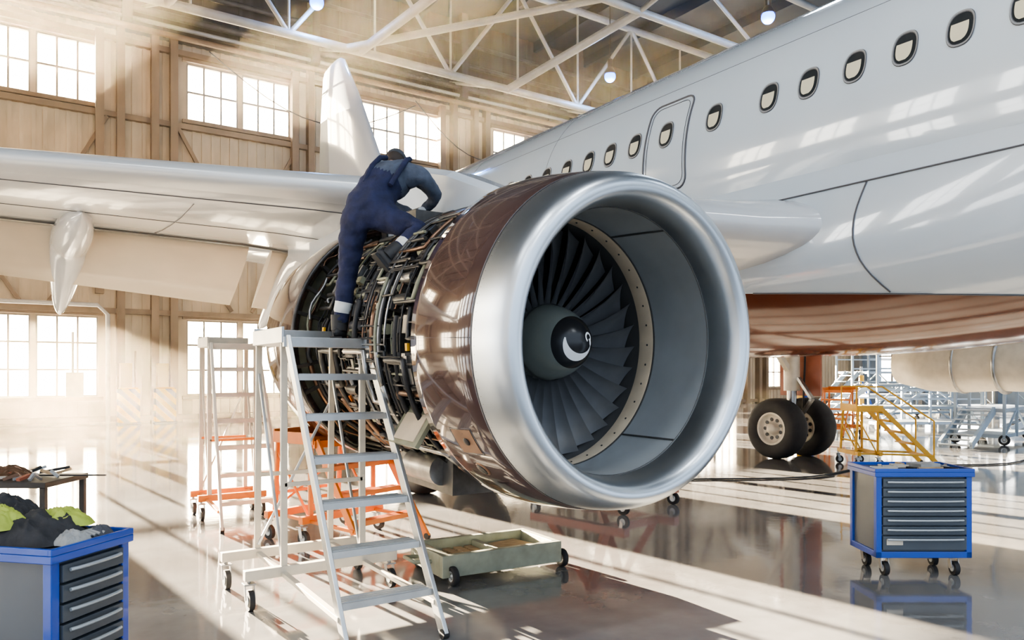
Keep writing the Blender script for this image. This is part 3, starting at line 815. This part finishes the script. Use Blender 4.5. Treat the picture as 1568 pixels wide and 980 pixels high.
m.bar((.2,0,.86),(.72,0.05,.855),.012,.012,DARK); heap(m,-.05,.05,.84,.22,.15,.10,COPPER,6.1); m.build('loose_tools',e)

# ------------------------------------------------------------ wall side clutter
OCH=P('cabinet_ochre',(.5,.32,.08),.5)
for x in(3.45,4.55):
    e=empty('hazard_bollard',(x,27.6,0)); m=MB(); m.bb((-.32,-.2,0),(.32,.2,1.15),HAZ); m.bb((-.35,-.24,0),(.35,.24,.06),DARK); m.bb((-.28,-.17,1.15),(.28,.17,1.2),YELL); m.build('body',e,bevel=.02)
    m=MB(); m.bb((-.25,-.1,1.2),(.1,.2,2.0),OCH); m.cyl((.2,0,1.2),(.2,0,2.4),.03,TAN2,8); m.build('control_box',e,bevel=.01)
e=empty('wall_pipework',(0,28.1,0)); m=MB(); m.tube([(2.9,0,0),(2.9,0,3.6),(2.6,0,3.9),(-6,0,3.9)],.07,LADW,10); m.tube([(1.9,0,1),(1.9,0,3.0)],.04,LADW,8); m.bb((1.7,-.1,.9),(2.2,.1,1.7),LADW); m.build('pipes',e)

# ------------------------------------------------------------ distant equipment (right)
def dock(name,x,y,rz,w,dp,h,mr,md,lv=2):
    e=empty(name,(x,y,0),rz); m=MB()
    for a in(-w/2,0,w/2):
        for b in(0,dp): m.bar((a,b,.15),(a,b,h+1.0),.06,.06,mr)
    for k in range(1,lv+1):
        z=h*k/lv; m.box((0,dp/2,z),(w,dp,.08),md)
        for b in(0,dp): m.bar((-w/2,b,z+.5),(w/2,b,z+.5),.04,.04,mr); m.bar((-w/2,b,z+1.0 if k==lv else z+.25),(w/2,b,z+1.0 if k==lv else z+.25),.04,.04,mr)
    for b in(0,dp):
        m.bar((-w/2,b,.2),(0,b,h),.04,.04,mr); m.bar((w/2,b,.2),(0,b,h),.04,.04,mr)
    m.bar((-w/2-1.8,dp/2-.3,0.1),(-w/2,dp/2-.3,h),.06,.16,mr); m.bar((-w/2-1.8,dp/2+.3,0.1),(-w/2,dp/2+.3,h),.06,.16,mr)
    for q in range(8): m.box((-w/2-1.8+1.8*q/8,dp/2,.1+h*q/8),(.2,.6,.03),md)
    for a in(-w/2,w/2):
        for b in(0,dp): wheel(m,(a,b,.12),.12,.06,HAND)
    m.box((0,dp/2,.2),(w,dp,.08),mr); m.build('frame',e)
dock('maintenance_dock',22.5,11.5,rd(-30),3.2,1.4,1.3,SILV,GREYW); dock('maintenance_dock',28,15,rd(-15),4,1.6,1.7,GREYW,SILV)
dock('maintenance_dock',31,9,rd(20),3.6,1.6,1.5,SILV,CYAN); dock('maintenance_dock',36,16,rd(-20),5,2,2.2,SILV,GREYW); dock('maintenance_dock',25,7.0,rd(-50),2.8,1.2,1.0,SILV,DARK); dock('maintenance_dock',20,8.2,rd(10),2.2,1.0,.8,GREYW,SILV,1)
for (x,y) in((18.5,13),(33,20)):
    e=empty('aircraft_jack',(x,y,0)); m=MB(); m.cyl((0,0,.1),(0,0,1.6),.12,YELL); m.cyl((0,0,1.5),(0,0,2.0),.06,STEEL)
    for k in range(3):
        a=2*pi*k/3; m.bar((.9*math.cos(a),.9*math.sin(a),.08),(0,0,1.4),.07,.07,BLUE); m.bar((.9*math.cos(a),.9*math.sin(a),.1),(0,0,.3),.05,.05,BLUE); m.cyl((.9*math.cos(a),.9*math.sin(a),0),(.9*math.cos(a),.9*math.sin(a),.08),.12,STEEL)
    m.build('tripod',e)
e=empty('baggage_tug',(24,22,0),rd(-20)); m=MB(); m.bb((-1.3,-.7,.3),(1.3,.7,.85),DARK); m.bb((-1.3,-.65,.85),(-.2,.65,1.15),DARK); m.bb((.1,-.6,.85),(.6,.6,1.2),HARN)
m.tube([(.7,-.6,.8),(.5,-.6,1.8),(-.5,-.6,1.85),(-.7,-.6,1.1)],.04,DARK); m.tube([(.7,.6,.8),(.5,.6,1.8),(-.5,.6,1.85),(-.7,.6,1.1)],.04,DARK)
for x in(-.8,.8):
    for y in(-.7,.7): m.cyl((x,y-.12,.32),(x,y+.12,.32),.32,RUB,24)
m.build('chassis',e,bevel=.03)
e=empty('engine_stand',(6.3,7.1,0),rd(10)); m=MB()
for s_ in(-1,1):
    m.bar((s_*.5,-.6,.2),(s_*.5,.9,.2),.1,.1,REDB); m.bar((s_*.5,-.3,.2),(s_*.3,.1,1.0),.09,.09,REDB); m.bar((s_*.5,.6,.2),(s_*.3,.1,1.0),.09,.09,REDB)
    for yy in(-.55,.85): castor(m,s_*.5,yy,.08,.2)
m.bar((-.55,-.3,.2),(.55,-.3,.2),.1,.1,REDB); m.bar((-.35,.1,1.0),(.35,.1,1.0),.1,.1,REDB); m.build('frame',e)
e=empty('floor_cable',(0,0,0)); m=MB()
m.tube([Vector((7+i*.5,8.2+.3*math.sin(i*.7)-i*.1,.014)) for i in range(26)],.014,HARN,6); m.build('cable',e)

# ------------------------------------------------------------ mechanic
W0=(2.22,5.44,1.86)
man=empty('mechanic',W0,YAW)
J=dict(pel=(.10,0,1.00),wa=(.15,.09,1.15),ch=(.25,.22,1.30),up=(.285,.32,1.37),nk=(.28,.40,1.425),hd=(.255,.46,1.46),
 lh=(0.0,.0,.93),lk=(-.05,.03,.53),la=(-.12,.04,.11),lt=(-.10,.19,.045),
 rh=(.22,-.03,.93),rk=(.54,-.14,.82),ra=(.33,-.26,.62),rt=(.22,-.24,.53),
 rs=(.47,.22,1.33),re=(.60,.40,1.19),rw=(.46,.50,1.09),
 ls=(.09,.34,1.37),le=(.15,.60,1.19),lw=(.36,.58,1.09))
Rr=dict(pel=(.17,.14),wa=(.155,.13),ch=(.17,.13),up=(.13,.10),nk=(.058,.058),hd=(.05,.05),lh=(.115,.115),lk=(.082,.082),la=(.062,.062),lt=(.04,.035),rh=(.118,.118),rk=(.085,.085),ra=(.06,.06),rt=(.042,.036),
 rs=(.088,.088),re=(.06,.06),rw=(.04,.04),ls=(.088,.088),le=(.06,.06),lw=(.04,.04))
E=[('pel','wa','T'),('wa','ch','T2'),('ch','up','S'),('up','nk','S'),('nk','hd','K'),('pel','lh','N'),('lh','lk','N'),('lk','la','NS'),('la','lt','B'),('pel','rh','N'),('rh','rk','N'),('rk','ra','NS'),('ra','rt','B'),
 ('ch','rs','S'),('rs','re','S'),('re','rw','S'),('ch','ls','S'),('ls','le','S'),('le','lw','S')]
names=list(J.keys()); vs=[Vector(J[k]) for k in names]; rad=[Rr[k] for k in names]; es=[]; seg=[]
for a,b,l in E:
    ia,ib=names.index(a),names.index(b); A=vs[ia];B=vs[ib]; seg.append((A.copy(),B.copy(),Rr[a][0],Rr[b][0],l))
    if l in('N','NS','S') and (B-A).length>.2:
        mid=len(vs); vs.append((A+B)/2+Vector((0,0,-.008))); ra_=((Rr[a][0]+Rr[b][0])/2*(1.06 if l!='S' else 1.0)); rad.append((ra_,ra_)); es+=[(ia,mid),(mid,ib)]
    else: es.append((ia,ib))
me=bpy.data.meshes.new('sk'); me.from_pydata([tuple(v) for v in vs],es,[]); sk=bpy.data.objects.new('sk',me); COL.objects.link(sk)
sm=sk.modifiers.new('skin','SKIN'); 
for i,r in enumerate(rad):
    sv=me.skin_vertices[0].data[i]; sv.radius=r; sv.use_root=(i==0)
sm.use_smooth_shade=True
sb=sk.modifiers.new('sub','SUBSURF'); sb.levels=3; sb.render_levels=3
bpy.context.view_layer.update()
dg=bpy.context.evaluated_depsgraph_get(); ev=sk.evaluated_get(dg); bm=bpy.data.meshes.new_from_object(ev)
bpy.data.objects.remove(sk)
ML=[NAVY,SHIRT,STRIPE,HARN,SKIN]
for q in ML: bm.materials.append(q)
for v in bm.vertices:
    n_=noise.noise(Vector((v.co.x*10,v.co.y*10,v.co.z*16)))+.5*noise.noise(Vector((v.co.x*22,v.co.y*22,v.co.z*30)))
    v.co+=v.normal*n_*.013
for p in bm.polygons:
    c=p.center; best=9;lab='N';tt=0
    for A,B,ra_,rb_,l in seg:
        d=B-A; t=max(0,min(1,(c-A).dot(d)/d.length_squared)); dist=(c-(A+d*t)).length-(ra_+(rb_-ra_)*t)
        if dist<best: best=dist;lab=l;tt=t
    mi=0
    if lab=='T2': mi=0 if tt<.55 else 1
    elif lab=='S': mi=1
    elif lab=='K': mi=4
    elif lab=='B': mi=3
    elif lab=='NS': mi=2 if .56<tt<.74 else (3 if tt>.9 else 0)
    p.material_index=mi; p.use_smooth=True
bo=bpy.data.objects.new('body',bm); COL.objects.link(bo); bo.parent=man
m=MB()
m.tube([(.08,.02,1.21),(.12,.10,1.36),(.16,.23,1.46),(.19,.32,1.485)],.022,NAVY,8); m.tube([(.28,-.02,1.18),(.34,.05,1.31),(.38,.15,1.42),(.39,.25,1.455)],.022,NAVY,8)
m.build('overall_straps',man)
m=MB()
def boot(a,t,up):
    a=Vector(a);t=Vector(t);d=(t-a); d2=d-up*d.dot(up); d2.normalize(); x=d2.cross(up).normalized()
    R=Matrix((x,d2,up)).transposed()
    m.ell(a+d2*.06-up*.045,(.05,.15,.055),HARN,R); m.box(a+d2*.06-up*.088,(.095,.27,.022),RUB,R); m.cyl(a-up*.03,a+up*.09,.062,HARN,16,.066)
boot(J['la'],J['lt'],Vector((0,0,1)))
rdv=(Vector(J['rk'])-Vector(J['ra'])).normalized()
boot(Vector(J['ra'])-rdv*.02,Vector(J['ra'])+Vector((-.06,-.04,-.12)),rdv)
m.build('boots',man)
m=MB(); hc=Vector((.235,.515,1.49)); fd=Vector((.15,.75,-.68)).normalized(); upv=Vector((0,0,1)); upv=(upv-fd*upv.dot(fd)).normalized(); xr=fd.cross(upv).normalized()
RH=Matrix((xr,fd,upv)).transposed()
def headfn(v):
    z=v.z/.12
    if z<-.2: v=Vector((v.x*(1+.28*(z+.2)),v.y*(1+.12*(z+.2)),v.z))
    return v
m.ell(hc,(.078,.098,.118),SKIN,RH,24,16,headfn)
loc=lambda x,y,z:hc+RH@Vector((x,y,z))
m.tube([loc(0,.092,.015),loc(0,.108,-.02),loc(0,.118,-.035),loc(0,.098,-.045)],[.008,.012,.015,.008],SKIN,8)
for s_ in(-1,1):
    m.ell(loc(s_*.03,.085,.008),(.014,.012,.010),SWIRL,RH,10,8); m.ell(loc(s_*.03,.095,.008),(.006,.005,.006),BLACK,RH,8,6)
    m.ell(loc(s_*.078,.0,-.01),(.012,.02,.032),SKIN,RH,12,8); m.tube([loc(s_*.015,.095,.028),loc(s_*.045,.082,.028)],.005,HAIR,6)
m.tube([loc(-.022,.088,-.068),loc(0,.095,-.070),loc(.022,.088,-.068)],.006,P('lips',(.45,.18,.15),.5),6)
m.ell(loc(0,-.012,.012),(.083,.096,.112),HAIR,RH,20,12,lambda v:Vector((v.x,min(v.y,.03),max(v.z,-.075))))
m.build('head',man)
m=MB(); m.ell(loc(0,-.004,.035),(.090,.108,.098),CAP,RH,24,12,lambda v:Vector((v.x,v.y,max(v.z,-.01))))
m.ell(loc(0,.11,.03),(.07,.075,.01),CAP,RH,18,8); m.build('cap',man)
m=MB()
def hand(wr,direc,palmn,thumbside):
    wr=Vector(wr); d=Vector(direc).normalized(); n=Vector(palmn); n=(n-d*n.dot(d)).normalized(); x=d.cross(n).normalized()
    R=Matrix((x,d,n)).transposed(); pc=wr+d*.05
    m.ell(pc,(.042,.055,.018),GLOVE,R,16,10); m.cyl(wr-d*.03,wr+d*.02,.036,GLOVE,14,.030)
    for k,(off,ln) in enumerate(((-.031,.068),(-.011,.078),(.010,.073),(.030,.058))):
        base=pc+x*off+d*.035; p1=base+d*ln*.42+n*.006; p2=p1+(d*.6+n*.8)*ln*.34; p3=p2+(d*.05+n)*ln*.28
        m.tube([base-d*.02,base,p1,p2,p3],[.0095,.0098,.0092,.0085,.0068],GLOVE,8)
    b=pc+x*thumbside*.034-d*.012; m.tube([b,b+x*thumbside*.026+d*.014+n*.01,b+x*thumbside*.03+d*.042+n*.026,b+x*thumbside*.02+d*.056+n*.038],[.013,.012,.010,.008],GLOVE,8)
hand(J['rw'],(-.6,.35,-.65),(-.3,-.1,-.9),-1); hand(J['lw'],(.75,.0,-.6),(-.2,-.2,-.9),1)
m.build('hands',man)

# ------------------------------------------------------------ light
s=bpy.data.lights.new('sun','SUN'); s.energy=330; s.color=(1,.81,.57); s.angle=rd(.25)
so=bpy.data.objects.new('sun',s); COL.objects.link(so)
dv=Vector((.09,-1,-math.tan(rd(7.6)))).normalized(); so.rotation_euler=dv.to_track_quat('-Z','Y').to_euler(); so.location=(0,60,20)
w=bpy.data.worlds.new('World'); scene.world=w; w.use_nodes=True; nt=w.node_tree; bg=nt.nodes['Background']
tc=nt.nodes.new('ShaderNodeTexCoord'); sx=nt.nodes.new('ShaderNodeSeparateXYZ'); nt.links.new(tc.outputs['Generated'],sx.inputs[0])
r=nt.nodes.new('ShaderNodeValToRGB'); mr=nt.nodes.new('ShaderNodeMapRange'); mr.inputs['From Min'].default_value=-1; mr.inputs['From Max'].default_value=1
nt.links.new(sx.outputs['Y'],mr.inputs['Value']); nt.links.new(mr.outputs[0],r.inputs[0])
cr=r.color_ramp; cr.elements[0].position=.1; cr.elements[0].color=(.036,.043,.052,1); cr.elements[1].position=.92; cr.elements[1].color=(1,.82,.55,1)
e_=cr.elements.new(.5); e_.color=(.088,.10,.118,1); e_=cr.elements.new(.72); e_.color=(.56,.55,.52,1)
nt.links.new(r.outputs[0],bg.inputs['Color']); bg.inputs['Strength'].default_value=38

cam=bpy.data.cameras.new('camera'); co=bpy.data.objects.new('camera',cam); COL.objects.link(co)
co.location=(0,0,1.6); co.rotation_euler=(pi/2,0,YAW); cam.lens=26.6; cam.sensor_width=36; cam.shift_y=.054; cam.clip_end=300
scene.camera=co
